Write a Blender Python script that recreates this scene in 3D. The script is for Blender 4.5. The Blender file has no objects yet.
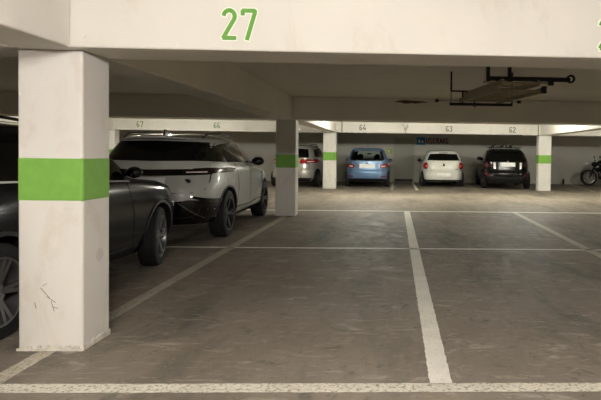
import bpy, bmesh, math, random
import numpy as np
from mathutils import Vector, Matrix
from mathutils.bvhtree import BVHTree
random.seed(7)
C = bpy.context.scene.collection
S = bpy.context.scene
PI = math.pi

# ------------------------------------------------------------------ camera, world, exposure
F_PX, PX, PY, YAW, PIT, ROL, EYE = 544.0, 415.7, 165.8, 0.0372, 0.0231, 0.0137, 1.38
cd = bpy.data.cameras.new('camera'); cam = bpy.data.objects.new('camera', cd); C.objects.link(cam)
fw = Vector((math.sin(YAW)*math.cos(PIT), math.cos(YAW)*math.cos(PIT), -math.sin(PIT)))
rx = Vector((math.cos(YAW), -math.sin(YAW), 0)); up = rx.cross(fw)
r2 = rx*math.cos(ROL)+up*math.sin(ROL); u2 = -rx*math.sin(ROL)+up*math.cos(ROL)
cam.matrix_world = Matrix(((r2.x,u2.x,-fw.x,0),(r2.y,u2.y,-fw.y,0),(r2.z,u2.z,-fw.z,EYE),(0,0,0,1)))
cd.sensor_width = 36; cd.lens = 36*F_PX/601
cd.shift_x = (300.5-PX)/601; cd.shift_y = (PY-200)/601
cd.clip_start = .05; cd.clip_end = 200
S.camera = cam
w = bpy.data.worlds.new('world'); S.world = w; w.use_nodes = True
w.node_tree.nodes['Background'].inputs[0].default_value = (.05,.05,.05,1)
w.node_tree.nodes['Background'].inputs[1].default_value = .3
S.view_settings.view_transform = 'Standard'; S.view_settings.look = 'None'
S.view_settings.gamma = 1; S.view_settings.use_curve_mapping = False
S.view_settings.exposure = 1.85
# lamps: (x, y, watts per emitter) of the ceiling battens, built near the end of the script
LAMPS_NEAR = [(-5.5, .2, 40), (-.8, .2, 93), (4.8, .2, 62)]
LAMPS_FAR = [(-13.5, 16.9, 58), (-7.4, 16.9, 78), (-.6, 16.9, 72), (4.0, 16.9, 66), (9.0, 16.9, 74)]
LAMP_NEAR_COL = (1.0, .965, .95); LAMP_FAR_COL = (.99, .985, .89)

# ------------------------------------------------------------------ materials
def lin(c):
    return tuple(((x/255)/12.92 if x/255 <= .04045 else ((x/255+.055)/1.055)**2.4) for x in c)+(1,)
def mat(name, rgb, rough=.5, metal=0., coat=0., spec=.5, var=0., vscale=8., bump=0., bscale=40., emit=0., alpha=1., trans=0., ior=1.45):
    m = bpy.data.materials.new(name); m.use_nodes = True; nt = m.node_tree; b = nt.nodes['Principled BSDF']
    col = lin(rgb)
    b.inputs['Base Color'].default_value = col; b.inputs['Roughness'].default_value = rough
    b.inputs['Metallic'].default_value = metal; b.inputs['Coat Weight'].default_value = coat
    b.inputs['Coat Roughness'].default_value = .04
    b.inputs['Specular IOR Level'].default_value = spec; b.inputs['IOR'].default_value = ior
    b.inputs['Transmission Weight'].default_value = trans; b.inputs['Alpha'].default_value = alpha
    tc = nt.nodes.new('ShaderNodeTexCoord')
    n = nt.nodes.new('ShaderNodeTexNoise'); n.inputs['Scale'].default_value = vscale; n.inputs['Detail'].default_value = 6
    nt.links.new(tc.outputs['Object'], n.inputs['Vector'])
    v = max(var, .015)
    r = nt.nodes.new('ShaderNodeValToRGB')
    r.color_ramp.elements[0].position = .3; r.color_ramp.elements[1].position = .7
    r.color_ramp.elements[0].color = tuple(x*(1-v) for x in col[:3])+(1,)
    r.color_ramp.elements[1].color = tuple(min(1, x*(1+v)) for x in col[:3])+(1,)
    nt.links.new(n.outputs['Fac'], r.inputs['Fac']); nt.links.new(r.outputs['Color'], b.inputs['Base Color'])
    if bump:
        n2 = nt.nodes.new('ShaderNodeTexNoise'); n2.inputs['Scale'].default_value = bscale; n2.inputs['Detail'].default_value = 8
        nt.links.new(tc.outputs['Object'], n2.inputs['Vector'])
        bp = nt.nodes.new('ShaderNodeBump'); bp.inputs['Strength'].default_value = bump; bp.inputs['Distance'].default_value = .01
        nt.links.new(n2.outputs['Fac'], bp.inputs['Height']); nt.links.new(bp.outputs['Normal'], b.inputs['Normal'])
    if emit:
        b.inputs['Emission Color'].default_value = col; b.inputs['Emission Strength'].default_value = emit
    return m

def noise(nt, vec, scale, detail=6, rough=.5, dist=0.):
    n = nt.nodes.new('ShaderNodeTexNoise'); n.inputs['Scale'].default_value = scale; n.inputs['Detail'].default_value = detail
    n.inputs['Roughness'].default_value = rough; n.inputs['Distortion'].default_value = dist
    nt.links.new(vec, n.inputs['Vector']); return n.outputs['Fac']
def ramp(nt, fac, p0, p1, c0=(0,0,0,1), c1=(1,1,1,1)):
    r = nt.nodes.new('ShaderNodeValToRGB'); e = r.color_ramp.elements
    e[0].position = p0; e[1].position = p1; e[0].color = c0; e[1].color = c1
    nt.links.new(fac, r.inputs['Fac']); return r.outputs['Color']
def mix(nt, fac, a, b, mode='MIX'):
    m = nt.nodes.new('ShaderNodeMix'); m.data_type = 'RGBA'; m.blend_type = mode
    if hasattr(fac, 'links'): nt.links.new(fac, m.inputs[0])
    else: m.inputs[0].default_value = fac
    for s, i in ((a,6),(b,7)):
        if isinstance(s, tuple): m.inputs[i].default_value = s
        else: nt.links.new(s, m.inputs[i])
    return m.outputs[2]
def mapping(nt, vec, sc=(1,1,1), rot=(0,0,0)):
    m = nt.nodes.new('ShaderNodeMapping'); m.inputs['Scale'].default_value = sc; m.inputs['Rotation'].default_value = rot
    nt.links.new(vec, m.inputs['Vector']); return m.outputs[0]

def floor_material():
    m = bpy.data.materials.new('floor_concrete'); m.use_nodes = True; nt = m.node_tree; b = nt.nodes['Principled BSDF']
    v = nt.nodes.new('ShaderNodeTexCoord').outputs['Object']
    base = ramp(nt, noise(nt, v, .55, 5), .32, .68, lin((122,113,102)), lin((140,130,117)))
    # tyre-polished darker lanes running into the stalls
    d = ramp(nt, noise(nt, mapping(nt, v, (1.1,.28,1)), 1.3, 6, .6, .6), .50, .72)
    base = mix(nt, d, base, lin((86,82,74)))
    # small dark wet-looking blotches
    k = ramp(nt, noise(nt, v, 3.2, 8, .65, .4), .60, .74)
    base = mix(nt, k, base, lin((70,67,61)))
    # pale scuffs and scratches
    s = ramp(nt, noise(nt, mapping(nt, v, (1.0,2.6,1), (0,0,.5)), 2.4, 10, .72, 1.2), .55, .70)
    base = mix(nt, s, base, lin((176,168,154)))
    s2 = ramp(nt, noise(nt, mapping(nt, v, (1.0,5.0,1), (0,0,-.45)), 5.5, 10, .8, .8), .57, .68)
    base = mix(nt, s2, base, lin((168,160,146)))
    s3 = ramp(nt, noise(nt, v, 9, 10, .8), .56, .66)
    base = mix(nt, s3, base, lin((84,79,71)))
    sp = ramp(nt, noise(nt, v, 70, 3, .7), .66, .72)
    base = mix(nt, sp, base, lin((58,55,50)))
    gr = ramp(nt, noise(nt, v, 160, 3, .8), .3, .7, (.86,.86,.86,1), (1.1,1.1,1.1,1))
    base = mix(nt, 1.0, base, gr, 'MULTIPLY')
    nt.links.new(base, b.inputs['Base Color'])
    rr = ramp(nt, noise(nt, mapping(nt, v, (1,.5,1)), 6.0, 10, .75, .8), .35, .7, (.5,.5,.5,1), (.85,.85,.85,1))
    nt.links.new(rr, b.inputs['Roughness']); b.inputs['Specular IOR Level'].default_value = .25
    bp = nt.nodes.new('ShaderNodeBump'); bp.inputs['Strength'].default_value = .6; bp.inputs['Distance'].default_value = .006
    nt.links.new(noise(nt, v, 35, 10, .7), bp.inputs['Height']); nt.links.new(bp.outputs['Normal'], b.inputs['Normal'])
    return m
def line_material(name, rgb, wear):
    m = bpy.data.materials.new(name); m.use_nodes = True; nt = m.node_tree; b = nt.nodes['Principled BSDF']
    v = nt.nodes.new('ShaderNodeTexCoord').outputs['Object']
    f = ramp(nt, noise(nt, v, 38, 9, .75), wear-.07, wear+.05)
    g = ramp(nt, noise(nt, v, 4, 6, .6), .3, .75, (.8,.8,.8,1), (1,1,1,1))
    col = mix(nt, 1.0, mix(nt, f, lin((118,111,98)), lin(rgb)), g, 'MULTIPLY')
    nt.links.new(col, b.inputs['Base Color']); b.inputs['Roughness'].default_value = .6
    bp = nt.nodes.new('ShaderNodeBump'); bp.inputs['Strength'].default_value = .4; bp.inputs['Distance'].default_value = .004
    nt.links.new(noise(nt, v, 60, 8, .7), bp.inputs['Height']); nt.links.new(bp.outputs['Normal'], b.inputs['Normal'])
    return m
def paint_concrete(name, rgb, stain=(170,158,135), dirt=.5, lo=.62, hi=.8):
    m = bpy.data.materials.new(name); m.use_nodes = True; nt = m.node_tree; b = nt.nodes['Principled BSDF']
    v = nt.nodes.new('ShaderNodeTexCoord').outputs['Object']
    base = ramp(nt, noise(nt, v, 1.2, 6), .3, .7, lin(tuple(x*.965 for x in rgb)), lin(rgb))
    s = ramp(nt, noise(nt, mapping(nt, v, (1,1,.5)), 3.5, 9, .65, .5), lo, hi, (0,0,0,1), (dirt,dirt,dirt,1))
    base = mix(nt, s, base, lin(stain))
    sp = ramp(nt, noise(nt, v, 22, 4, .6), .74, .78)
    base = mix(nt, sp, base, lin((128,118,100)))
    nt.links.new(base, b.inputs['Base Color']); b.inputs['Roughness'].default_value = .72
    b.inputs['Specular IOR Level'].default_value = .3
    bp = nt.nodes.new('ShaderNodeBump'); bp.inputs['Strength'].default_value = .3; bp.inputs['Distance'].default_value = .006
    nt.links.new(noise(nt, v, 14, 10, .65), bp.inputs['Height']); nt.links.new(bp.outputs['Normal'], b.inputs['Normal'])
    return m

M = {}
M['floor'] = floor_material()
M['line'] = line_material('worn_white_paint', (250,247,236), .38)
M['line_mid'] = line_material('gritty_white_paint', (226,221,206), .45)
M['line_dim'] = line_material('faded_white_paint', (196,188,170), .45)
M['line_yellow'] = line_material('faded_yellow_paint', (190,176,112), .46)
M['white'] = paint_concrete('white_painted_concrete', (222,218,209), (192,180,158), .45, .55, .75)
M['column'] = paint_concrete('white_painted_column', (224,220,212), (190,176,152), .5, .52, .72)
M['ceil'] = paint_concrete('cream_painted_ceiling', (236,231,216), (196,180,154), .5)
M['wall'] = paint_concrete('pale_grey_wall', (206,202,192), (176,170,155), .35)
M['green'] = mat('green_band_paint', (120,172,70), .6, var=.06, vscale=14, bump=.2)
M['green_num'] = mat('green_number_paint', (98,158,58), .6, var=.08, vscale=30)
M['halo'] = mat('white_stencil_paint', (240,240,226), .7, var=.03)
M['grey_num'] = mat('faded_green_number_paint', (108,140,84), .7, var=.1, vscale=30)
M['dark_num'] = mat('faded_dark_number_paint', (112,108,88), .7, var=.1, vscale=30)
M['red_paint'] = mat('dark_red_lettering', (92,28,38), .6, var=.1)
M['blue_sign'] = mat('blue_sign_plate', (24,120,178), .4, var=.04)
M['sign_white'] = mat('white_sign_paint', (235,240,240), .5)
M['sign_green'] = mat('pale_green_notice', (176,196,96), .5, var=.1)
M['black_plastic'] = mat('black_plastic', (22,22,23), .5, var=.05)
M['gloss_black'] = mat('gloss_black_trim', (8,8,9), .12, coat=.6)
M['black_metal'] = mat('black_metal', (18,17,17), .45, metal=.3)
M['rubber'] = mat('tyre_rubber', (20,20,20), .8, var=.1, vscale=60, bump=.2, bscale=90)
M['well'] = mat('wheel_well_liner', (10,10,10), .9)
M['glass'] = mat('tinted_car_glass', (7,8,8), .03, spec=.5)
M['satin'] = mat('satin_trim_and_highlight', (215,215,212), .3, metal=.2)  # window trim, and the highlight painted along the A-pillar
M['mirror_dark'] = mat('mirror_glass_dark', (60,62,62), .1, metal=1)
M['clear'] = mat('clear_car_glass', (200,215,210), .02, trans=1.0, ior=1.02)
M['mirror_chrome'] = mat('chrome', (215,215,212), .12, metal=1)
M['alloy'] = mat('grey_alloy', (135,135,135), .32, metal=.85)
M['alloy_dark'] = mat('dark_alloy', (52,52,53), .4, metal=.6)
M['disc'] = mat('brake_disc_steel', (120,116,110), .4, metal=.9)
M['plate'] = mat('number_plate_white', (246,246,242), .45)
M['tail_red'] = mat('tail_light_red', (150,16,18), .12, coat=.6)
M['tail_dark'] = mat('smoked_tail_light', (34,6,9), .1, coat=.6)
M['tail_clear'] = mat('clear_tail_light_segment', (225,215,210), .12, coat=.6)
M['head'] = mat('headlight_lens', (190,200,205), .06, coat=.6)
M['paint_dark'] = mat('dark_grey_car_paint', (15,16,17), .16, spec=.3, coat=0)
M['paint_velar'] = mat('white_pearl_car_paint', (182,182,175), .35, coat=.5)
M['paint_silver'] = mat('silver_car_paint', (196,194,186), .3, metal=.5, coat=1)
M['paint_blue'] = mat('blue_car_paint', (110,142,180), .35, metal=.3, coat=.8)
M['paint_white'] = mat('white_car_paint', (232,232,222), .35, coat=.8)
M['paint_black'] = mat('black_car_paint', (8,8,9), .2, spec=.35)
M['alu'] = mat('weathered_aluminium', (150,140,116), .5, metal=.3, var=.15, vscale=20)
M['door'] = mat('grey_painted_door', (168,166,152), .5, var=.02)
M['tube_glow'] = mat('fluorescent_tube', (255,240,205), .4, emit=6)
M['lamp_body'] = mat('white_lamp_housing', (225,225,220), .5)
M['seat'] = mat('dark_seat_fabric', (26,27,30), .9, var=.1)
M['engine'] = mat('engine_metal', (30,29,28), .4, metal=.8)

# ------------------------------------------------------------------ mesh helpers
class MB:
    def __init__(s): s.v = []; s.f = []
    def add(s, vs, fs):
        n = len(s.v); s.v += [tuple(v) for v in vs]; s.f += [tuple(i+n for i in f) for f in fs]; return s
    def box(s, x0, x1, y0, y1, z0, z1):
        return s.add([(x0,y0,z0),(x1,y0,z0),(x1,y1,z0),(x0,y1,z0),(x0,y0,z1),(x1,y0,z1),(x1,y1,z1),(x0,y1,z1)],
                     [(0,3,2,1),(4,5,6,7),(0,1,5,4),(1,2,6,5),(2,3,7,6),(3,0,4,7)])
    def tube(s, a, b, r, n=12, r1=None):
        a = Vector(a); b = Vector(b); d = (b-a).normalized(); r1 = r if r1 is None else r1
        u = d.orthogonal().normalized(); v = d.cross(u); vs = []
        for p, rr in ((a,r),(b,r1)):
            for i in range(n):
                t = 2*PI*i/n; vs.append(p+u*math.cos(t)*rr+v*math.sin(t)*rr)
        fs = [(i,(i+1)%n,n+(i+1)%n,n+i) for i in range(n)]+[tuple(range(n))[::-1], tuple(range(n,2*n))]
        return s.add(vs, fs)
    def bar(s, a, b, wx, wz, upv=(0,0,1)):
        a = Vector(a); b = Vector(b); d = (b-a).normalized(); u = d.cross(Vector(upv)).normalized(); v = u.cross(d)
        vs = [p+u*sx*wx/2+v*sz*wz/2 for p in (a,b) for sx, sz in ((-1,-1),(1,-1),(1,1),(-1,1))]
        return s.add(vs, [(0,1,2,3),(7,6,5,4),(0,4,5,1),(1,5,6,2),(2,6,7,3),(3,7,4,0)])
    def poly_tube(s, pts, r, n=10):
        for a, b in zip(pts[:-1], pts[1:]): s.tube(a, b, r, n)
        for p in pts[1:-1]: s.ball(p, r*1.01, 8, 6)
        return s
    def ball(s, c, r, n=16, m=10, sc=(1,1,1)):
        vs = []; fs = []
        for j in range(m+1):
            ph = PI*j/m
            for i in range(n):
                t = 2*PI*i/n
                vs.append((c[0]+r*sc[0]*math.sin(ph)*math.cos(t), c[1]+r*sc[1]*math.sin(ph)*math.sin(t), c[2]+r*sc[2]*math.cos(ph)))
        for j in range(m):
            for i in range(n): fs.append((j*n+i, j*n+(i+1)%n, (j+1)*n+(i+1)%n, (j+1)*n+i))
        return s.add(vs, fs)
    def lathe(s, prof, axis='x', c=(0,0,0), n=36, close=False):
        # prof: (along axis, radius)
        vs = []; k = len(prof)
        for i in range(n):
            t = 2*PI*i/n; ca, sa = math.cos(t), math.sin(t)
            for a, r in prof:
                p = {'x': (a, r*ca, r*sa), 'y': (r*ca, a, r*sa), 'z': (r*ca, r*sa, a)}[axis]
                vs.append((p[0]+c[0], p[1]+c[1], p[2]+c[2]))
        fs = []
        kk = k if close else k-1
        for i in range(n):
            j = (i+1) % n
            for q in range(kk): fs.append((i*k+q, i*k+(q+1)%k, j*k+(q+1)%k, j*k+q))
        return s.add(vs, fs)
    def build(s, name, m, parent=None, smooth=False, bevel=0, ang=35, loc=None):
        me = bpy.data.meshes.new(name); me.from_pydata(s.v, [], s.f)
        bm = bmesh.new(); bm.from_mesh(me); bmesh.ops.recalc_face_normals(bm, faces=bm.faces); bm.to_mesh(me); bm.free()
        me.materials.append(m)
        if smooth:
            for p in me.polygons: p.use_smooth = True
            me.set_sharp_from_angle(angle=math.radians(ang))
        o = bpy.data.objects.new(name, me); C.objects.link(o)
        if parent is not None: o.parent = parent
        if loc: o.location = loc
        if bevel:
            b = o.modifiers.new('bevel', 'BEVEL'); b.width = bevel; b.segments = 2; b.limit_method = 'ANGLE'
        return o
def tag(o, label=None, cat=None, group=None, kind=None):
    if label: o['label'] = label
    if cat: o['category'] = cat
    if group: o['group'] = group
    if kind: o['kind'] = kind
    return o
def empty(name, loc, rz=0):
    o = bpy.data.objects.new(name, None); C.objects.link(o); o.location = loc; o.rotation_euler = (0,0,rz)
    o.empty_display_size = .2; return o
def struct(name, mb, m, parent=None, bevel=0):
    return tag(mb.build(name, m, parent, bevel=bevel), kind='structure')

# stroke lettering, drawn in the x-z plane, facing -y
def arc(cx, cz, rx_, rz_, a0, a1, n=10):
    return [(cx+rx_*math.cos(math.radians(a0+(a1-a0)*i/n)), cz+rz_*math.sin(math.radians(a0+(a1-a0)*i/n))) for i in range(n+1)]
GL = {
 '2': [arc(.25,.76,.2,.2,170,-25)+[(.04,.04),(.48,.04)]],
 '7': [[(.04,.82),(.04,.96),(.48,.96),(.48,.9),(.2,.0)]],
 '6': [arc(.25,.25,.2,.21,0,360,16), [(.05,.3),(.06,.6)]+arc(.27,.74,.2,.21,165,40)],
 '8': [arc(.25,.26,.21,.22,0,360,16), arc(.25,.75,.18,.2,0,360,16)],
 '4': [[(.3,1),(.04,.28),(.48,.28)],[(.38,.5),(.38,0)]],
 '3': [arc(.25,.75,.19,.2,160,-90)+arc(.25,.26,.22,.25,90,-160)],
 '5': [[(.46,.96),(.1,.96),(.07,.55)]+arc(.25,.3,.21,.26,120,-150)],
 'U': [[(.05,1),(.05,.25)]+arc(.25,.22,.2,.2,180,360)+[(.45,1)]],
 'S': [arc(.25,.75,.2,.21,30,270)+arc(.25,.25,.2,.23,90,-150)],
 'E': [[(.46,.96),(.06,.96),(.06,.04),(.46,.04)],[(.06,.5),(.4,.5)]],
 'R': [[(.06,0),(.06,.96),(.25,.96)]+arc(.25,.74,.2,.22,90,-90)+[(.06,.52)],[(.25,.52),(.47,0)]],
 'A': [[(.02,0),(.25,1),(.48,0)],[(.1,.33),(.4,.33)]],
 'K': [[(.06,0),(.06,1)],[(.46,1),(.08,.45)],[(.18,.58),(.47,0)]],
}
def lettering(name, text, x, z, y, h, th, m, parent, adv=.62, grow=0, depth=.003, wf=1.):
    mb = MB(); px = x; y0_ = y
    for ch in text:
        for st in GL[ch]:
            pts = [(px+a*h*wf, z+b*h) for a, b in st]
            for (a0,b0),(a1,b1) in zip(pts[:-1], pts[1:]):
                L = math.hypot(a1-a0, b1-b0); y = y-.00004
                if L < 1e-6: continue
                dx, dz = (a1-a0)/L, (b1-b0)/L; t = th/2+grow; e = t*.35+grow*.5
                q = [(a0-dx*e-dz*t, b0-dz*e+dx*t),(a1+dx*e-dz*t, b1+dz*e+dx*t),(a1+dx*e+dz*t, b1+dz*e-dx*t),(a0-dx*e+dz*t, b0-dz*e-dx*t)]
                vs = [(u,y,v) for u,v in q]+[(u,y-depth,v) for u,v in q]
                mb.add(vs, [(0,1,2,3),(7,6,5,4),(0,4,5,1),(1,5,6,2),(2,6,7,3),(3,7,4,0)])
        px += adv*h
    return mb.build(name, m, parent)

# ------------------------------------------------------------------ the setting
ZS, ZB = 2.52, 2.045         # slab soffit, beam soffit
XL, XR, YB, YF = -20.0, 15.0, -5.0, 25.7
floor = struct('floor', MB().box(XL-.2,XR+.2,YB-.2,YF+.2,-.15,0), M['floor'])
ceil = struct('ceiling', MB().box(XL-.2,XR+.2,YB-.2,YF+.2,ZS,ZS+.2), M['ceil'])
wall_b = struct('wall_back', MB().box(XL-.2,XR+.2,YF,YF+.2,0,ZS), M['wall'])
struct('wall_front', MB().box(XL-.2,XR+.2,YB-.2,YB,0,ZS), M['wall'])
struct('wall_left', MB().box(XL-.2,XL,YB,YF,0,ZS), M['wall'])
struct('wall_right', MB().box(XR,XR+.2,YB,YF,0,ZS), M['wall'])
# beams
def beam(name, x0,x1,y0,y1,z0, m):
    return struct(name, MB().box(x0,x1,y0,y1,z0,ZS), m, bevel=.012)
b27 = beam('cross_beam', XL,XR,3.67,4.14,ZB, M['white'])
b27['label'] = 'wide white cross beam in front carrying the green number 27'
b2 = beam('cross_beam', XL,XR,11.40,12.02,ZB+.01, M['ceil'])
b2['label'] = 'dull grey cross beam over the middle column row'
b3 = beam('cross_beam', XL,XR,20.50,20.95,2.125, M['white'])
b3['label'] = 'bright white cross beam carrying the small bay numbers'
for i, xx in enumerate((-10.74, -2.54, 5.6)):
    beam('long_beam', xx, xx+.40, YB, 3.67, ZB, M['white'])
    beam('long_beam', xx, xx+.40, 4.14, 11.40, ZB, M['ceil'])
    beam('long_beam', xx-.1, xx+.32, 12.02, 20.50, 2.125 if i else 2.08, M['white'])
# painted bay numbers
lettering('number_halo', '27', -1.158, 2.119, 3.6695, .198, .027, M['halo'], b27, .64, .007, .002, .92)
n = lettering('painted_number', '27', -1.158, 2.119, 3.668, .198, .027, M['green_num'], b27, .64, 0, .003, .92); n['label'] = 'large green stencilled number 27'
lettering('number_halo', '28', 1.375, 2.105, 3.6695, .205, .034, M['halo'], b27, .56, .011, .002)
n = lettering('painted_number', '28', 1.375, 2.105, 3.668, .205, .032, M['green_num'], b27, .56); n['label'] = 'green number 28 cut off at the right edge'
for t, xx, k in (('67',-10.04,'grey_num'),('66',-7.09,'grey_num'),('65',-4.15,'grey_num'),('64',-1.43,'dark_num'),('63',1.98,'dark_num'),('62',4.20,'dark_num')):
    n = lettering('painted_number', t, xx*20.5/21.5 if t != '62' else 4.30, 2.215, 20.499, .20, .03, M[k], b3, .66); n['label'] = 'small bay number '+t
jo = MB()
for xx in (-10.95, -2.02, 5.40): jo.box(xx-.012, xx+.012, 20.485, 20.50, 2.12, 2.52)
jo.build('expansion_joint', M['black_plastic'], b3)
MB().box(-10.9,-2.8,20.44,20.50,2.10,2.135).build('cable_trunking', M['white'], b3, bevel=.004)
MB().box(-1.45,-1.1,20.46,20.50,2.08,2.125).build('cable_clip', M['black_plastic'], b3)
MB().box(3.75,4.78,20.46,20.50,2.09,2.125).build('cable_clip', M['black_plastic'], b3)
# small sprinkler pipe on beam
pp = MB(); pp.tube((.36,20.47,2.11),(.36,20.47,2.3),.022); pp.tube((.30,20.47,2.31),(.42,20.47,2.31),.05); pp.tube((.28,20.47,2.40),(.28,20.47,2.46),.03); pp.tube((.44,20.47,2.33),(.44,20.47,2.46),.03)
po = pp.build('pipe_bracket', mat('grey_pipe', (176,176,164), .5, var=.06), b3, smooth=True)

# columns with painted bands
def column(x0, x1, y0, y1, zt, zb0, zb1, label, m='column'):
    t = MB().box(x0,x1,y0,y1,0,zt).build('column', M[m], bevel=.014)
    tag(t, label, 'column', 'white columns with a green band')
    b = MB().box(x0-.002,x1+.002,y0-.002,y1+.002,zb0,zb1).build('painted_band', M['green'], t, bevel=.014); b['label'] = 'green painted band'
    return t
c1 = column(-2.55,-2.12,3.77,4.12,ZB,1.016,1.321,'large white column in the foreground left with a green band')
column(-2.55,-2.13,11.68,12.02,ZB+.01,1.027,1.326,'shaded column with a green band beside the white SUV','column')
column(-2.73,-2.25,20.60,20.95,2.125,1.06,1.385,'far white column between silver car and blue car')
column(5.46,5.95,20.60,20.95,2.125,1.045,1.38,'far white column right of the black crossover with rooftop rack')
column(-10.93,-10.42,20.60,20.95,2.125,1.05,1.38,'far white column behind the dark SUV windscreen at left')
# chipped skirt and dent plate at the foot of the front column
sk = MB()
random.seed(3)
N = 22
for i in range(N):
    x0 = -2.555+.435*i/N; h = .01+.03*random.random(); sk.box(x0, x0+.435/N, 3.757, 3.77, 0, h)
for i in range(12):
    y0 = 3.765+.35*i/12; h = .015+.03*random.random(); sk.box(-2.12, -2.112, y0, y0+.35/12, 0, h)
sk.build('crumbled_foot', mat('chipped_mortar', (208,202,190), .9, var=.2, vscale=20, bump=.5), c1)
MB().lathe([(0,0),(.004,.035),(.0,.05)], 'x', (-2.119,3.98,.62), 16).build('patch_mark', mat('grey_filler', (205,200,192), .7, var=.1), c1)

sc_ = MB()
for pts in ([(-2.39,.44),(-2.36,.46)],[(-2.40,.43),(-2.34,.36)],[(-2.33,.34),(-2.31,.27)],[(-2.32,.30),(-2.285,.29)],[(-2.44,.33),(-2.43,.29)],[(-2.36,.37),(-2.30,.33)]):
    (a,b),(c_,d_) = pts; sc_.bar((a,3.7695,b),(c_,3.7695,d_),.0035,.002,(0,1,0))
sc_.build('scratch_marks', mat('brown_scratch', (134,120,98), .8, var=.1), c1)
so = MB(); V0 = []
for i in range(24):
    a = 2*PI*i/24; V0.append((.32+.34*math.cos(a)*(1+random.uniform(-.2,.1)), 2.45+.03*math.sin(a)*(1+random.uniform(-.4,.3))))
so.add([(x,11.3995,z) for x,z in V0]+[(x,11.397,z) for x,z in V0], [tuple(range(24)), tuple(range(47,23,-1))]+[(i,(i+1)%24,24+(i+1)%24,24+i) for i in range(24)])
so.build('brown_patch', mat('dull_brown', (96,80,56), .8, var=.3, vscale=12), b2)  # flat irregular brown patch on the beam face
# floor markings
def strip(name, pts, wd, m, label=None):
    (x0,y0),(x1,y1) = pts; L = math.hypot(x1-x0,y1-y0); nx, ny = -(y1-y0)/L*wd/2, (x1-x0)/L*wd/2
    n_ = int(max(8, min(900, L*30))); V_ = []; F_ = []
    for i in range(n_+1):
        t = i/n_; ja, jb = 1+random.uniform(-.05,.05), 1+random.uniform(-.05,.05); cx_, cy_ = x0+(x1-x0)*t, y0+(y1-y0)*t
        for z in (.0004,.0022): V_ += [(cx_+nx*ja, cy_+ny*ja, z), (cx_-nx*jb, cy_-ny*jb, z)]
    for i in range(n_):
        a = 4*i; F_ += [(a+2,a+3,a+7,a+6),(a,a+4,a+5,a+1),(a,a+2,a+6,a+4),(a+1,a+5,a+7,a+3)]
    F_ += [(0,1,3,2),(4*n_,4*n_+2,4*n_+3,4*n_+1)]
    mb = MB().add(V_, F_)
    o = mb.build(name, m, floor)
    if label: o['label'] = label
    return o
strip('parking_line', ((-12,3.17),(12,3.17)), .115, M['line_mid'], 'thick white line across the front of the bays')
strip('parking_line', ((.29,3.22),(.285,12.8)), .135, M['line'], 'bright white line between two bays, running away')
strip('parking_line', ((-2.345,3.23),(-2.345,3.755)), .11, M['line_dim'])
strip('parking_line', ((-2.335,4.13),(-2.335,11.67)), .12, M['line_dim'], 'faded line beside the parked SUVs')
strip('parking_line', ((2.84,3.22),(2.84,12.8)), .12, M['line_dim'], 'faded white line at the right')
strip('parking_line', ((-12,7.83),(12,7.83)), .075, M['line'], 'thin white line across the middle of the bays')
strip('parking_line', ((-12,12.87),(12,12.87)), .13, M['line'], 'white line at the far end of the bays')
strip('parking_line', ((5.5,3.22),(5.5,12.8)), .12, M['line_dim'])
strip('parking_line', ((-5.0,3.22),(-5.0,12.8)), .12, M['line_dim'])
strip('parking_line', ((-.13,20.2),(-.08,25.6)), .09, M['line_dim'], 'white line on the left of the doorway path')
strip('parking_line', ((.82,20.2),(.82,25.6)), .11, M['line'], 'white line on the right of the doorway path')
strip('parking_line', ((3.2,20.6),(3.15,25.6)), .10, M['line_yellow'], 'faded yellow line left of the black crossover')
strip('parking_line', ((7.6,20.4),(8.3,25.4)), .10, M['line_dim'])

# door in the back wall
dr = struct('door_1', MB().box(-.06,.84,YF-.05,YF-.01,.02,2.05), M['door'], bevel=.004)
fr = MB(); fr.box(-.13,-.06,YF-.07,YF,0,2.12); fr.box(.84,.91,YF-.07,YF,0,2.12); fr.box(-.13,.91,YF-.07,YF,2.05,2.12)
fr.build('door_frame', mat('door_frame_paint', (186,184,170), .5), dr)
hd = MB(); hd.tube((.74,YF-.05,1.05),(.74,YF-.10,1.05),.012); hd.tube((.74,YF-.10,1.05),(.62,YF-.10,1.05),.010)
hd.build('door_handle', M['mirror_chrome'], dr, smooth=True)
MB().box(-.03,.81,YF-.056,YF-.05,.03,.16).build('kick_plate', M['black_plastic'], dr)
# sign and lettering on the back wall
sg = MB().box(.98,1.38,YF-.03,YF-.001,1.78,2.14).build('blue_sign', M['blue_sign'], bevel=.01)
tag(sg, 'small blue square sign high on the back wall by the door', 'sign')
pic = MB(); pic.box(1.06,1.15,YF-.034,YF-.03,1.87,2.03); pic.add([(1.20,YF-.034,1.87),(1.32,YF-.034,1.87),(1.26,YF-.034,2.03),(1.20,YF-.03,1.87),(1.32,YF-.03,1.87),(1.26,YF-.03,2.03)], [(0,1,2),(5,4,3),(0,3,4,1),(1,4,5,2),(2,5,3,0)])
pic.build('pictogram', M['sign_white'], sg)
n = lettering('wall_lettering', 'USERAKE', 1.44, 1.86, YF-.001, .24, .045, M['red_paint'], wall_b, .66); n['label'] = 'dark red lettering beside the blue sign'
ns = MB().box(-.42,-.17,YF-.02,YF-.001,1.36,1.58).build('wall_notice', M['sign_green'])
tag(ns, 'small yellow green notice on back wall left of the door', 'notice')
MB().box(-.36,-.29,YF-.024,YF-.02,1.40,1.52).build('pictogram', M['sign_white'], ns)
ex = MB().lathe([(0,.0),(0,.05),(.22,.05),(.25,.02),(.30,.02),(.30,0)], 'z', (7.95,25.45,0), 16).build('bottle', M['black_plastic'], smooth=True)
tag(ex, 'tiny dark bottle standing at the foot of the back wall', 'bottle')

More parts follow.
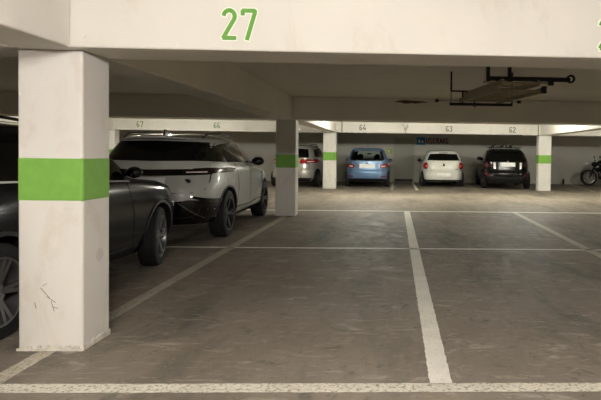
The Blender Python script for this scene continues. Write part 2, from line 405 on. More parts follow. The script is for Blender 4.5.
# ------------------------------------------------------------------ ceiling rack with ladder
rk = empty('ceiling_rack', (1.2,6.9,ZS))
def L_(p): return (p[0]-1.2, p[1]-6.9, p[2]-ZS)
def T(mb, a, b, r, n=10): mb.tube(L_(a), L_(b), r, n)
k = MB(); Yn = 6.3
T(k,(1.05,Yn,2.26),(2.02,Yn,2.26),.028); 
for xx in (1.06,1.31): k.box(xx-.02-1.2, xx+.02-1.2, Yn-6.9-.02, Yn-6.9+.02, 2.22-ZS, 0)
k.build('front_hanger', M['black_metal'], rk, smooth=True)
k = MB(); k.lathe([(-.02,.028),(.02,.028),(.02,.05),(-.02,.05)], 'y', L_((2.03,Yn,2.27)), 20, close=True)
k.build('ring_clamp', M['black_metal'], rk, smooth=True)
k = MB(); Yf = 7.55
k.box(.76-.012-1.2,.76+.012-1.2,Yf-6.9-.012,Yf-6.9+.012,2.25-ZS,0); T(k,(.76,Yf,2.25),(1.2,Yf,2.25),.012)
T(k,(.76,Yf,2.25),(.76,Yf,2.07),.006); T(k,(.74,Yf,2.07),(1.62,Yf,2.07),.02)
k.box(.92-.01-1.2,.92+.01-1.2,Yf-6.9-.01,Yf-6.9+.01,2.05-ZS,2.26-ZS); k.box(1.08-1.2,1.10-1.2,Yf-6.9-.01,Yf-6.9+.01,2.03-ZS,2.12-ZS); k.box(1.60-1.2,1.62-1.2,Yf-6.9-.012,Yf-6.9+.012,2.07-ZS,0)
k.build('rear_hanger', M['black_metal'], rk, smooth=True)
k = MB(); T(k,(.56,Yf-.04,2.11),(1.70,Yf-.04,2.11),.008); k.build('carry_rod', M['alu'], rk, smooth=True)
for xx in (.56,1.70):
    k = MB(); T(k,(xx-.025,Yf-.04,2.11),(xx+.025,Yf-.04,2.11),.022); k.build('end_cap', M['black_plastic'], rk, smooth=True)
k = MB(); T(k,(1.76,Yn-.02,2.215),(1.82,Yn-.02,2.215),.03); k.build('end_cap', M['black_plastic'], rk, smooth=True)
k = MB(); T(k,(1.0,Yn-.02,2.215),(1.80,Yn-.02,2.215),.010); k.build('lower_rod', M['alu'], rk, smooth=True)
tag(rk, 'black pipe rack hanging from the ceiling and carrying a ladder', 'rack')
ld = empty('extension_ladder', (1.33,6.85,2.10), .17)
for sec, (zz, wd) in enumerate(((0,.56),(.08,.44))):
    rl = MB()
    for s_ in (-1,1): rl.box(s_*wd/2-.015, s_*wd/2+.015, -.62, .92, zz, zz+.065)
    rl.build('rail', M['alu'], ld, bevel=.003)
    rg = MB()
    for i in range(6): rg.tube((-wd/2, -.5+i*.26, zz+.033), (wd/2, -.5+i*.26, zz+.033), .014, 8)
    rg.build('rung', M['alu'], ld, smooth=True)
for s_ in (1,):
    MB().box(s_*.28-.02, s_*.28+.02, -.66, -.60, -.005, .075).build('rubber_foot', M['black_plastic'], ld)
tag(ld, 'aluminium extension ladder lying in the black ceiling rack', 'ladder')

# ------------------------------------------------------------------ cars
def se_quarter(L, W, n, k):
    t = np.linspace(0, PI/2, 400); x = W*np.cos(t)**(2/n); y = L*np.sin(t)**(2/n)
    s = np.concatenate([[0], np.cumsum(np.hypot(np.diff(x)*1.0, np.diff(y)*.55))]); q = np.linspace(0, s[-1], k+1)
    return np.interp(q, s, x), np.interp(q, s, y)
def cr(rows, sub):
    R = np.array(rows, float); out = []
    n = len(R)
    for i in range(n-1):
        p0, p1, p2, p3 = R[max(i-1,0)], R[i], R[i+1], R[min(i+2,n-1)]
        for j in range(sub):
            t = j/sub
            v = .5*((2*p1)+(-p0+p2)*t+(2*p0-5*p1+4*p2-p3)*t*t+(-p0+3*p1-3*p2+p3)*t**3)
            v = v*.55+(p1*(1-t)+p2*t)*.45 if 0 < j else p1
            out.append(v)
    out.append(R[-1]); return out
def body_mesh(rows, K=22, sub=3):
    # rows: rear y, rear z, front y, front z, half width, exponent, arch
    V = []; rings = cr(rows, sub)
    for yr, zr, yf, zf, wd, n, a in rings:
        L = (yf-yr)/2; xs, ys = se_quarter(L, wd, max(n,2.), K); pts = []
        for i in range(K): pts.append((xs[i], ys[i]))
        for i in range(K): pts.append((-xs[K-i], ys[K-i]))
        for i in range(K): pts.append((-xs[i], -ys[i]))
        for i in range(K): pts.append((xs[K-i], -ys[K-i]))
        for x, y in pts:
            yy = y+(yf+yr)/2; s = (yy-yr)/(yf-yr)
            V.append((x, yy, zr+(zf-zr)*s+a*4*s*(1-s)))
    n = 4*K; F = []
    for r in range(len(rings)-1):
        for i in range(n): j = (i+1) % n; F.append((r*n+i, r*n+j, (r+1)*n+j, (r+1)*n+i))
    F.append(tuple(range(n))[::-1]); b = (len(rings)-1)*n; F.append(tuple(range(b, b+n)))
    return V, F
def resample(pts, n):
    P = np.array(pts, float); s = np.concatenate([[0], np.cumsum(np.hypot(*np.diff(P, axis=0).T))]); q = np.linspace(0, s[-1], n)
    return np.stack([np.interp(q, s, P[:,0]), np.interp(q, s, P[:,1])], 1)
class Car:
    def __init__(s, name, label, cat, loc, rz, rows, paint, wheels, R, wheel_x, group=None, extra_cuts=()):
        s.root = tag(empty(name, loc, rz), label, cat, group)
        V, F = body_mesh(rows); s.bvh = BVHTree.FromPolygons([Vector(v) for v in V], F)
        mb = MB(); mb.add(V, F); o = mb.build('body', paint, s.root, smooth=True, ang=50)
        o.data.materials.append(M['well'])
        cut = MB()
        for y in wheels:
            for sd in (-1,1):
                a, b = sorted((sd*(wheel_x-.30), sd*(wheel_x+.25))); cut.tube((a,y,R),(b,y,R),R+.055,40)
        for v_, f_ in extra_cuts: cut.add(v_, f_)
        co = cut.build('cutter', M['well']); co.parent = s.root
        md = o.modifiers.new('cut', 'BOOLEAN'); md.operation = 'DIFFERENCE'; md.object = co; md.solver = 'EXACT'
        try: md.material_mode = 'TRANSFER'
        except Exception: pass
        bpy.context.view_layer.update()
        dg = bpy.context.evaluated_depsgraph_get(); me = bpy.data.meshes.new_from_object(o.evaluated_get(dg))
        o.modifiers.clear(); o.data = me; me.name = 'body'
        for p in me.polygons: p.use_smooth = True
        me.set_sharp_from_angle(angle=math.radians(42))
        bpy.data.objects.remove(co)
        s.body = o; s.paint = paint; s.R = R
    def hit(s, d, a, b):
        if d == 'rear': o, v = Vector((a,-4,b)), Vector((0,1,0))
        elif d == 'front': o, v = Vector((a,12,b)), Vector((0,-1,0))
        elif d == 'top': o, v = Vector((a,b,5)), Vector((0,0,-1))
        else:
            sd = 1 if d == 'right' else -1; o, v = Vector((sd*4,a,b)), Vector((-sd,0,0))
        p, nn, i, dd = s.bvh.ray_cast(o, v)
        if p is None:
            q = o+v*(4 if d in ('rear',) else (8 if d == 'front' else 3.4)); p, nn, i, dd = s.bvh.find_nearest(q)
        if nn.dot(v) > 0: nn = -nn
        return p, nn
    def patch(s, name, d, lo, hi, m, off=.004, th=.01, nu=18, nv=6, parent=None, label=None, rough=False):
        A = resample(lo, nu); B = resample(hi, nu); V = []; W_ = []
        for j in range(nv):
            t = j/(nv-1)
            for i in range(nu):
                q = A[i]*(1-t)+B[i]*t; p, nn = s.hit(d, q[0], q[1]); V.append(p+nn*off); W_.append(p+nn*(off-th))
        n = nu*nv; F = []
        for j in range(nv-1):
            for i in range(nu-1):
                a = j*nu+i; F.append((a,a+1,a+nu+1,a+nu)); F.append((n+a,n+a+nu,n+a+nu+1,n+a+1))
        ring = [i for i in range(nu)]+[j*nu+nu-1 for j in range(1,nv)]+[(nv-1)*nu+i for i in range(nu-2,-1,-1)]+[j*nu for j in range(nv-2,0,-1)]
        for a, b in zip(ring, ring[1:]+ring[:1]): F.append((a, n+a, n+b, b))
        mb = MB(); mb.add(V+W_, F); o = mb.build(name, m, parent or s.root, smooth=True, ang=40)
        if label: o['label'] = label
        return o
    def both(s, name, lo, hi, m, **k):
        return [s.patch(name, d, lo, hi, m, **k) for d in ('right','left')]
    def mirrored(s, name, lo, hi, m, d='rear', **k):
        a = s.patch(name, d, lo, hi, m, **k); b = s.patch(name, d, [(-x,y) for x,y in lo], [(-x,y) for x,y in hi], m, **k); return a, b
    def line(s, name, d, pts, wd, m, parent=None, off=.003):
        P = np.array(pts, float); lo = []; hi = []
        for i in range(len(P)):
            t = P[min(i+1,len(P)-1)]-P[max(i-1,0)]; t = t/np.hypot(*t); nrm = np.array([-t[1],t[0]])*wd/2
            lo.append(P[i]-nrm); hi.append(P[i]+nrm)
        return s.patch(name, d, lo, hi, m, off, .006, max(8, 3*len(pts)), 2, parent)
    def wheel(s, x, y, R, wd, spokes, alloy, rimr=.72, twin=True, proto=None):
        sd = 1 if x > 0 else -1
        if proto:
            o = proto.copy(); C.objects.link(o); o.parent = s.root; o.location = (x,y,R); o.rotation_euler = (0,0,0 if sd > 0 else PI)
            for ch in proto.children:
                c = ch.copy(); C.objects.link(c); c.parent = o
            return o
        r = R*rimr; h = wd/2
        mb = MB(); mb.lathe([(-h,r),(-h*1.02,R*.86),(-h*.92,R*.96),(-h*.7,R),(h*.7,R),(h*.92,R*.96),(h*1.02,R*.86),(h,r),(h*.9,r*.97),(-h*.9,r*.97)], 'x', n=44, close=True)
        t = mb.build('wheel', M['rubber'], s.root, smooth=True, ang=30, loc=(x,y,R)); t['label'] = 'tyre with alloy wheel'
        rm = MB(); rm.lathe([(h*.95,r*1.0),(h*1.02,r*.99),(h*1.0,r*.93),(h*.6,r*.9),(-h*.9,r*.92),(-h*.9,r*.98)], 'x', n=44, close=True)
        rm.lathe([(h*.2,0),(h*.72,.0),(h*.74,.035),(h*.66,.07),(h*.2,.07)], 'x', n=24)
        for i in range(spokes):
            a = 2*PI*i/spokes
            for da in ((-.13,.13) if twin else (0,)):
                p0 = (h*.55, math.cos(a+da*.6)*.05, math.sin(a+da*.6)*.05); p1 = (h*.80, math.cos(a+da)*r*.94, math.sin(a+da)*r*.94)
                rm.bar(p0, p1, .030 if twin else .06, .035, (1,0,0))
        rm.build('rim', alloy, t, smooth=True, ang=30)
        dk = MB(); dk.lathe([(0,0),(0,r*.62),(.02,r*.62),(.02,0)], 'x', n=30); dk.build('brake_disc', M['disc'], t, smooth=True, ang=30)
        if sd < 0: t.rotation_euler = (0,0,PI)
        return t
    def wheels(s, xs, ys, R, wd, spokes, alloy, **k):
        p = None
        for y in ys:
            for sd in (1,-1):
                q = s.wheel(sd*xs, y, R, wd, spokes, alloy, proto=p, **k); p = p or q
                q['label'] = 'wheel with %s spokes' % ('twin' if k.get('twin', True) else 'single')
    def arch(s, y, R, wd, m, a0=-8, a1=188, z0=.2):
        # cladding ring round a wheel opening
        for d in ('right','left'):
            r0, r1 = R+.052, R+.052+wd; lo = []; hi = []
            for i in range(25):
                a = math.radians(a0+(a1-a0)*i/24)
                lo.append((y+r0*math.cos(a), max(z0, R+r0*math.sin(a)))); hi.append((y+r1*math.cos(a), max(z0, R+r1*math.sin(a))))
            s.patch('wheel_arch_trim', d, lo, hi, m, .008, .02, 30, 3)
    def mirror(s, y, z, x, m, sz=(.10,.06,.075)):
        for sd in (1,-1):
            mb = MB(); mb.ball((sd*(x+.12),y,z), 1, 18, 12, sz); mb.bar((sd*(x-.05),y,z-.03),(sd*(x+.08),y,z-.02),.05,.03)
            o = mb.build('door_mirror', m, s.root, smooth=True)
            g = MB(); g.ball((sd*(x+.12), y-sz[1]*.80, z), 1, 18, 8, (sz[0]*.62, .014, sz[2]*.60))
            g.build('mirror_glass', M['mirror_dark'], o, smooth=True)
    def plate(s, z, wd=.52, h=.115, x=0, tilt=0):
        p, nn = s.hit('rear', x, z)
        mb = MB(); mb.box(x-wd/2, x+wd/2, p.y-.018, p.y+.03, z-h/2, z+h/2); o = mb.build('number_plate', M['plate'], s.root, bevel=.004); o['label'] = 'blank white number plate'; return o
    def badge(s, z, r=.045, m=None, x=0, sx=1.0):
        p, nn = s.hit('rear', x, z)
        mb = MB(); mb.ball((x,p.y-.002,z), r, 20, 10, (sx,.25,1)); return mb.build('badge', m or M['mirror_chrome'], s.root, smooth=True)
def arch_rows(H):
    return H

# ---- dark grey SUV, near left
rows = [(.18,.24,4.28,.22,.80,6,0),(.06,.34,4.40,.32,.89,6,0),(.0,.50,4.45,.48,.92,6,0),(0,.66,4.45,.65,.93,6,0),(.03,.82,4.42,.80,.925,5.6,.01),
        (.07,.95,4.32,.91,.91,5.6,.03),(.11,1.05,4.02,.985,.89,5.4,.03),(.14,1.13,3.28,1.06,.87,6,.0),(.26,1.27,3.04,1.22,.83,6.5,.0),(.38,1.40,2.80,1.39,.775,6.5,.0),(.46,1.49,2.56,1.49,.71,6,.005),
        (.52,1.535,2.32,1.535,.63,5,.02),(.75,1.56,2.05,1.56,.48,4,.02),(1.0,1.575,1.6,1.575,.2,3,.02)]
DX = -3.70
car = Car('suv', 'dark grey SUV parked at the left, nose pointing away, partly behind the front column', 'car', (DX,2.98,0), 0, rows, M['paint_dark'], (.97,3.60), .35, .91)
car.wheels(.815,(.97,3.60),.35,.20,5,M['alloy'],twin=True)
side_lo = [(.55,1.15),(1.2,1.13),(2.0,1.09),(2.86,1.05)]; 
car.both('side_window', [(1.62,1.14),(2.2,1.12),(3.0,1.10)], [(1.62,1.48),(2.3,1.475),(2.62,1.38)], M['glass'])
car.both('side_window', [(.72,1.16),(1.2,1.14),(1.56,1.125)], [(.82,1.44),(1.2,1.475),(1.56,1.48)], M['glass'])
car.both('window_trim', [(.60,1.135),(1.2,1.115),(2.0,1.075),(2.9,1.035)], [(.60,1.15),(1.2,1.13),(2.0,1.09),(2.9,1.05)], M['satin'], nv=2, nu=24)
car.both('pillar_highlight', [(2.60,1.455),(2.87,1.28),(3.10,1.09)], [(2.64,1.47),(2.91,1.295),(3.14,1.105)], M['satin'], nv=2, nu=20)  # bright reflection on the A-pillar, painted as a light grey strip
car.patch('rear_window','rear',[(-.62,1.13),(0,1.12),(.62,1.13)],[(-.55,1.42),(0,1.44),(.55,1.42)],M['glass'])
car.patch('windscreen','front',[(-.70,1.06),(0,1.06),(.70,1.06)],[(-.58,1.42),(0,1.45),(.58,1.42)],M['glass'])
car.mirrored('tail_light',[(.5,.86),(.9,.86)],[(.5,.98),(.9,.98)],M['tail_dark'])
car.mirrored('headlight',[(.5,.66),(.86,.66)],[(.45,.76),(.84,.78)],M['head'],d='front')
car.patch('grille','front',[(-.36,.45),(.36,.45)],[(-.40,.72),(.40,.72)],M['gloss_black'])
car.plate(.72)
car.both('sill_trim', [(1.33,.235),(2.2,.235),(3.08,.235)], [(1.33,.33),(2.2,.33),(3.08,.33)], M['black_plastic'], nv=3)
car.both('sill_trim', [(1.33,.335),(3.08,.335)], [(1.33,.35),(3.08,.35)], M['alloy_dark'], nv=2)
for y in (.97,3.60): car.arch(y,.35,.03,M['black_plastic'])
for p in ([(1.6,1.09),(1.58,.38)],[(2.82,1.03),(2.9,.75),(2.92,.36)],[(.66,1.1),(.9,.8)]):
    for d in ('right','left'): car.line('door_gap', d, p, .008, M['well'])
for d in ('right','left'): car.line('body_crease', d, [(.4,.93),(1.5,.90),(2.9,.86),(3.9,.80)], .012, M['paint_dark'], off=.008)
car.both('door_handle', [(1.72,.93),(1.9,.93)], [(1.72,.965),(1.9,.965)], M['paint_dark'], off=.025, th=.03, nv=3, nu=6)
car.both('door_handle', [(.72,.95),(.9,.95)], [(.72,.985),(.9,.985)], M['paint_dark'], off=.025, th=.03, nv=3, nu=6)
car.mirror(2.92,1.135,.80,M['gloss_black'],(.085,.07,.062))
for o in car.root.children:
    if o.name.startswith('wheel') and 'arch' not in o.name and o.location.y > 3: o.rotation_euler.z += .20
for sd in (1,-1):
    MB().poly_tube([(sd*.60,.6,1.53),(sd*.61,.75,1.60),(sd*.62,1.3,1.625),(sd*.61,1.9,1.59),(sd*.60,2.0,1.53)], .013).build('roof_rail', M['black_metal'], car.root, smooth=True)
car.patch('bonnet_gap','top',[(-.74,3.15),(-.74,4.1)],[(-.73,3.15),(-.73,4.1)],M['well'],.003,.006,12,2)
car.patch('bonnet_gap','top',[(.73,3.15),(.73,4.1)],[(.74,3.15),(.74,4.1)],M['well'],.003,.006,12,2)

# ---- white SUV with black glass
rows = [(.22,.27,4.62,.25,.84,5,0),(.08,.38,4.74,.36,.93,5,0),(.02,.52,4.80,.50,.955,4.6,0),(0,.68,4.80,.66,.965,4.4,0),(.02,.84,4.77,.80,.965,4.2,0),
        (.07,.98,4.65,.93,.955,4.0,.02),(.12,1.10,4.3,1.02,.935,4.0,.02),(.16,1.20,3.55,1.12,.885,4.2,0),(.32,1.34,3.15,1.32,.81,4.6,0),(.46,1.46,2.75,1.48,.735,4.8,.0),
        (.52,1.535,2.50,1.56,.675,4.8,.01),(.62,1.575,2.35,1.60,.60,4.5,.015),(.85,1.61,2.1,1.625,.45,4,.02),(1.1,1.63,1.9,1.635,.2,3,.02)]
car = Car('suv', 'large white SUV with black windows and roof rails, parked beyond the dark grey SUV', 'car', (-3.56,7.86,0), .042, rows, M['paint_velar'], (.95,3.82), .375, .95)
V_ = car
car.wheels(.82,(.95,3.82),.375,.25,5,M['alloy_dark'],twin=True)
car.patch('rear_window','rear',[(-.81,1.225),(0,1.215),(.81,1.225)],[(-.70,1.50),(0,1.52),(.70,1.50)],M['glass'],nu=40)
car.both('side_window', [(.42,1.215),(1.0,1.195),(2.0,1.175),(3.0,1.15),(3.45,1.14)], [(.60,1.40),(1.0,1.47),(1.6,1.515),(2.2,1.50),(2.95,1.34)], M['glass'], nu=30)
car.both('quarter_panel', [(.27,1.22),(.44,1.217)], [(.44,1.46),(.66,1.43)], M['gloss_black'], nu=8)
car.both('window_pillar', [(1.42,1.195),(1.50,1.195)], [(1.45,1.505),(1.53,1.505)], M['gloss_black'], off=.007, nu=4)
car.both('window_pillar', [(2.32,1.17),(2.40,1.17)], [(2.22,1.485),(2.30,1.48)], M['gloss_black'], off=.007, nu=4)
car.patch('windscreen','front',[(-.78,1.16),(0,1.16),(.78,1.16)],[(-.66,1.50),(0,1.53),(.66,1.50)],M['glass'],nu=26)
# spoiler
sp = MB(); nn_ = 20; sw = .50
for i in range(nn_+1):
    t = -1+2*i/nn_; x = sw*t; yb = .36+.12*t*t
    sp.v += [(x,yb,1.555-.02*t*t),(x,yb+.01,1.585-.03*t*t),(x,.75,1.605-.03*t*t),(x,.75,1.56)]
for i in range(nn_):
    a = i*4
    for q in range(4): sp.f.append((a+q, a+(q+1)%4, a+4+(q+1)%4, a+4+q))
sp.f += [(0,1,2,3),(nn_*4+3,nn_*4+2,nn_*4+1,nn_*4)]
sp.build('spoiler', M['paint_velar'], car.root, smooth=True)
car.patch('tailgate_strip','rear',[(-.80,1.015),(0,1.0),(.80,1.015)],[(-.84,1.105),(0,1.09),(.84,1.105)],M['gloss_black'],.010,.02,26,4)
for sd in (1,-1):
    f = lambda L: [(sd*x,z) for x,z in L]
    tl = car.patch('tail_light','rear',f([(.48,1.03),(.80,1.03),(.93,1.04)]),f([(.48,1.09),(.80,1.105),(.93,1.11)]),M['tail_dark'],.014,.02,16,4)
    car.patch('lamp_segment','rear',f([(.52,1.045),(.75,1.045)]),f([(.52,1.06),(.75,1.065)]),M['tail_clear'],.017,.006,8,2,parent=tl)
    car.patch('tail_light','right' if sd > 0 else 'left',[(.22,1.045),(.36,1.055),(.62,1.10)],[(.22,1.11),(.36,1.12),(.62,1.115)],M['tail_dark'],.012,.02,14,4)
car.plate(.925)
car.badge(.93,.032,M['alloy_dark'],.55,1.7)
car.patch('lower_bumper','rear',[(-.80,.29),(0,.29),(.80,.29)],[(-.93,.62),(-.6,.66),(0,.58),(.6,.66),(.93,.62)],M['gloss_black'],.008,.02,30,8)
car.line('bumper_line','rear',[(.45,.62),(.75,.38)],.012,M['alloy'],off=.014)  # light diagonals painted in for the reflection on the black bumper
car.line('bumper_line','rear',[(-.45,.62),(-.75,.38)],.012,M['alloy'],off=.014)  # same painted reflection on the other side
car.line('tailgate_gap','rear',[(.80,1.2),(.79,.82),(.70,.76),(-.70,.76),(-.79,.82),(-.80,1.2)],.008,M['well'])
car.mirrored('bumper_vent',[(.62,.68),(.90,.58)],[(.60,.72),(.92,.64)],M['gloss_black'])
car.mirrored('headlight',[(.5,.80),(.9,.80)],[(.5,.88),(.9,.90)],M['head'],d='front')
car.patch('grille','front',[(-.42,.66),(.42,.66)],[(-.44,.84),(.44,.84)],M['gloss_black'])
car.both('sill_trim', [(1.40,.265),(3.36,.265)], [(1.40,.34),(3.36,.34)], M['gloss_black'], nv=3)
car.both('side_strip', [(1.45,.425),(2.4,.41),(3.32,.44)], [(1.45,.455),(2.4,.435),(3.32,.475)], M['gloss_black'], nv=2)
for y in (.95,3.82): car.arch(y,.375,.025,M['black_plastic'])
for p in ([(1.46,1.19),(1.48,.75),(1.40,.5)],[(2.36,1.17),(2.36,.48)],[(3.40,1.14),(3.45,.8),(3.34,.48)]):
    for d in ('right','left'): car.line('door_gap', d, p, .009, M['well'])
for y in (1.6,2.48): car.both('door_handle', [(y,.985),(y+.20,.98)], [(y,1.01),(y+.20,1.005)], M['paint_velar'], off=.012, th=.02, nv=2, nu=5)
car.both('fender_vent', [(3.42,.93),(3.62,.95)], [(3.42,.96),(3.66,.985)], M['gloss_black'], nv=2)
car.mirror(2.86,1.185,.87,M['gloss_black'],(.12,.08,.085))
for sd in (1,-1):
    MB().poly_tube([(sd*.59,.72,1.575),(sd*.60,.9,1.635),(sd*.61,1.5,1.668),(sd*.60,2.2,1.64),(sd*.58,2.4,1.585)], .014).build('roof_rail', M['gloss_black'], car.root, smooth=True)
fn = MB(); fn.add([(-.02,.72,1.60),(.02,.72,1.60),(.012,.95,1.63),(-.012,.95,1.63),(-.006,.74,1.70),(.006,.74,1.70),(.006,.80,1.70),(-.006,.80,1.70)], [(0,3,2,1),(4,5,6,7),(0,1,5,4),(1,2,6,5),(2,3,7,6),(3,0,4,7)])
fn.build('antenna_fin', M['gloss_black'], car.root)
MB().tube((-.3,.5,1.585),(.3,.5,1.585),.01).build('brake_light_strip', M['tail_dark'], car.root)

# ---- hatchback base rows
def hatch(L, W, H, lean=0.):
    a, b, c = L/4.1, W/1.75, H/1.5
    R = [(.15,.22,3.95,.22,.78,5,0),(.05,.32,4.06,.33,.85,4.6,0),(0,.45,4.1,.45,.87,4.2,0),(.0,.58,4.09,.58,.875,4.0,0),(.05,.68,4.06,.68,.87,4.0,0),
         (.08,.82,3.95,.78,.86,4.0,.02),(.10,.95,3.6,.87,.84,4.2,.02),(.13,1.04,2.9,.98,.80,4.4,0),(.24+lean*.3,1.17,2.62,1.14,.745,4.6,0),(.36+lean*.6,1.32,2.32,1.31,.675,4.8,.01),
         (.42+lean,1.40,2.1,1.40,.615,4.8,.015),(.50+lean,1.44,1.98,1.44,.55,4.4,.02),(.75+lean,1.465,1.8,1.465,.42,4,.02),(1.0+lean,1.48,1.7,1.48,.2,3,.01)]
    return [(x0*a,z0*c,x1*a,z1*c,w_*b,n_,ar) for x0,z0,x1,z1,w_,n_,ar in R]
def common(car, L, W, H, R, spokes, alloy, gl=True, wb=(.78,3.28), twin=False):
    a, b, c = L/4.1, W/1.75, H/1.5
    car.wheels((W/2-.105),(wb[0]*a,wb[1]*a),R,.195,spokes,alloy,twin=twin)
    S_ = lambda P: [(y*a,z*c) for y,z in P]
    car.both('side_window', S_([(1.50,1.04),(2.05,1.03),(2.62,1.02)]), S_([(1.50,1.37),(1.85,1.37),(2.22,1.28)]), M['glass'])
    car.both('side_window', S_([(.62,1.07),(1.44,1.045)]), S_([(.74,1.30),(1.44,1.37)]), M['glass'])
    car.patch('windscreen','front',[(-.66*b,1.02*c),(0,1.02*c),(.66*b,1.02*c)],[(-.56*b,1.34*c),(0,1.36*c),(.56*b,1.34*c)],M['glass'])
    car.mirrored('headlight',[(.5*b,.62*c),(.80*b,.62*c)],[(.5*b,.74*c),(.80*b,.76*c)],M['head'],d='front')
    car.patch('grille','front',[(-.34,.48*c),(.34,.48*c)],[(-.36,.62*c),(.36,.62*c)],M['black_plastic'])
    for p in ([(1.47,1.03),(1.47,.40)],[(2.66,1.0),(2.70,.36)]):
        for d in ('right','left'): car.line('door_gap', d, S_(p), .008, M['well'])
    for y in (1.6,.75): car.both('door_handle', S_([(y,.85),(y+.17,.85)]), S_([(y,.88),(y+.17,.88)]), car.paint, off=.02, th=.025, nv=2, nu=5)
    car.line('tailgate_gap','rear',[(.66*b,1.0*c),(.64*b,.60*c),(.58*b,.54*c),(-.58*b,.54*c),(-.64*b,.60*c),(-.66*b,1.0*c)],.008,M['well'])
    for y in wb:
        car.arch(y*a,R,.012,M['black_plastic'])
def silh(car, b, c):
    pass
# ---- blue hatchback, with windows one can see through
L_b, W_b, H_b = 4.1, 1.80, 1.59
rz_ = []
tun_v = []; 
lowz, hiz = 1.12, 1.46
tv = [(-.56,-.5,lowz),(.56,-.5,lowz),(.47,-.5,hiz),(-.47,-.5,hiz),(-.56,5.,lowz),(.56,5.,lowz),(.47,5.,hiz),(-.47,5.,hiz)]
tf = [(0,1,2,3),(7,6,5,4),(0,4,5,1),(1,5,6,2),(2,6,7,3),(3,7,4,0)]
car = Car('hatchback', 'blue hatchback parked between the far white column and the grey door', 'car', (-1.12,21.42,0), .01, hatch(L_b,W_b,H_b), M['paint_blue'], (.78,3.28), .31, .86, extra_cuts=[(tv,tf)])
B_ = car
common(car, L_b, W_b, H_b, .31, 5, M['alloy'])
# windscreen frame and rear glass
car.patch('rear_window_surround','rear',[(-.68,1.06),(0,1.055),(.68,1.06)],[(-.64,1.12),(0,1.12),(.64,1.12)],M['gloss_black'],nv=3)
car.patch('rear_window_surround','rear',[(.565,1.10),(.475,1.46)],[(.68,1.10),(.59,1.46)],M['gloss_black'],nv=3,nu=8)
car.patch('rear_window_surround','rear',[(-.565,1.10),(-.475,1.46)],[(-.68,1.10),(-.59,1.46)],M['gloss_black'],nv=3,nu=8)
car.patch('rear_window','rear',[(-.57,1.095),(.57,1.095)],[(-.48,1.465),(.48,1.465)],M['clear'],.004,.005)
bpy.data.objects.remove([o for o in car.root.children if o.name.startswith('windscreen')][0])
for x in (-.36,.36):
    hb = MB(); hb.ball((x,1.05,1.18),1,14,10,(.13,.06,.12)); hb.box(x-.2,x+.2,1.0,1.1,1.06,1.10); hb.build('headrest', M['seat'], car.root, smooth=True)
    hb = MB(); hb.ball((x,1.95,1.20),1,14,10,(.12,.06,.13)); hb.box(x-.2,x+.2,1.9,2.0,1.06,1.12); hb.build('headrest', M['seat'], car.root, smooth=True)
MB().ball((0,2.2,1.33),1,12,8,(.11,.02,.03)).build('interior_mirror', M['seat'], car.root, smooth=True)
car.mirrored('tail_light',[(.52,.76),(.84,.80)],[(.50,.90),(.85,.96)],M['tail_red'],off=.008)
car.mirrored('tail_light_segment',[(.56,.80),(.70,.82)],[(.56,.85),(.70,.87)],M['tail_clear'],off=.014,nu=8)
car.plate(.855,.60,.15)
car.badge(.955,.04,M['black_plastic'])
car.patch('lower_bumper','rear',[(-.72,.24),(.72,.24)],[(-.80,.36),(.80,.36)],M['black_plastic'],.008,.02)
car.mirrored('reflector',[(.55,.42),(.78,.43)],[(.55,.46),(.78,.47)],M['tail_red'],off=.008)
car.line('bumper_line','rear',[(-.80,.66),(0,.64),(.80,.66)],.02,M['paint_blue'],off=.012)
car.mirror(2.50,1.06,.80,M['paint_blue'],(.10,.06,.075))
MB().tube((0,.95,1.47),(0,.80,1.80),.006).build('aerial', M['black_plastic'], car.root)
car.patch('spoiler','top',[(-.50,.40),(.50,.40)],[(-.52,.62),(.52,.62)],M['paint_blue'],.02,.02)

# ---- white hatchback
car = Car('hatchback', 'white hatchback with round red tail lights parked right of the grey door', 'car', (1.98,22.2,0), -.01, hatch(3.97,1.80,1.53), M['paint_white'], (.74,3.2), .30, .85)
common(car, 3.97,1.80,1.53,.30,6,M['alloy'], wb=(.765,3.3))
car.patch('rear_window','rear',[(-.66,1.10),(0,1.09),(.66,1.10)],[(-.56,1.36),(0,1.38),(.56,1.36)],M['glass'],nu=24)
for sd in (1,-1):
    p, nn = car.hit('rear', sd*.69, .86)
    tl = MB(); tl.ball((sd*.70,p.y+.02,.87),1,24,14,(.135,.09,.145)); tl = tl.build('tail_light', M['tail_red'], car.root, smooth=True)
    MB().ball((sd*.68,p.y-.065,.86),1,14,8,(.06,.02,.05)).build('lamp_segment', mat('pale_red_lens',(206,90,84),.2,coat=.5), tl, smooth=True)
bd = MB(); p, nn = car.hit('rear', 0, .90); yq = p.y-.006
bd.add([(-.05,yq,.95),(.0,yq,.985),(.06,yq,.90),(-.01,yq,.82),(-.01,yq,.88),(-.05,yq,.86),(-.01,yq,.91)]+[(-.05,yq+.03,.95),(.0,yq+.03,.985),(.06,yq+.03,.90),(-.01,yq+.03,.82),(-.01,yq+.03,.88),(-.05,yq+.03,.86),(-.01,yq+.03,.91)], [tuple(range(7)), tuple(range(13,6,-1))]+[(i,(i+1)%7,7+(i+1)%7,7+i) for i in range(7)])
bd.build('badge', M['gloss_black'], car.root)
car.plate(.49,.56,.13)
car.line('bumper_line','rear',[(-.80,.62),(0,.60),(.80,.62)],.014,M['paint_white'],off=.010)
car.patch('lower_bumper','rear',[(-.70,.235),(.70,.235)],[(-.76,.30),(.76,.30)],M['black_plastic'],.008,.02)
MB().tube((-.40,-.03,.25),(-.40,.20,.25),.032).build('exhaust', M['black_metal'], car.root, smooth=True)
car.patch('model_script','rear',[(.46,.73),(.58,.73)],[(.46,.75),(.58,.75)],M['mirror_chrome'],.004,.006,4,2)
car.mirror(2.42,1.07,.80,M['black_plastic'],(.10,.06,.075))
car.patch('spoiler','top',[(-.50,.42),(.50,.42)],[(-.52,.62),(.52,.62)],M['paint_white'],.02,.02)
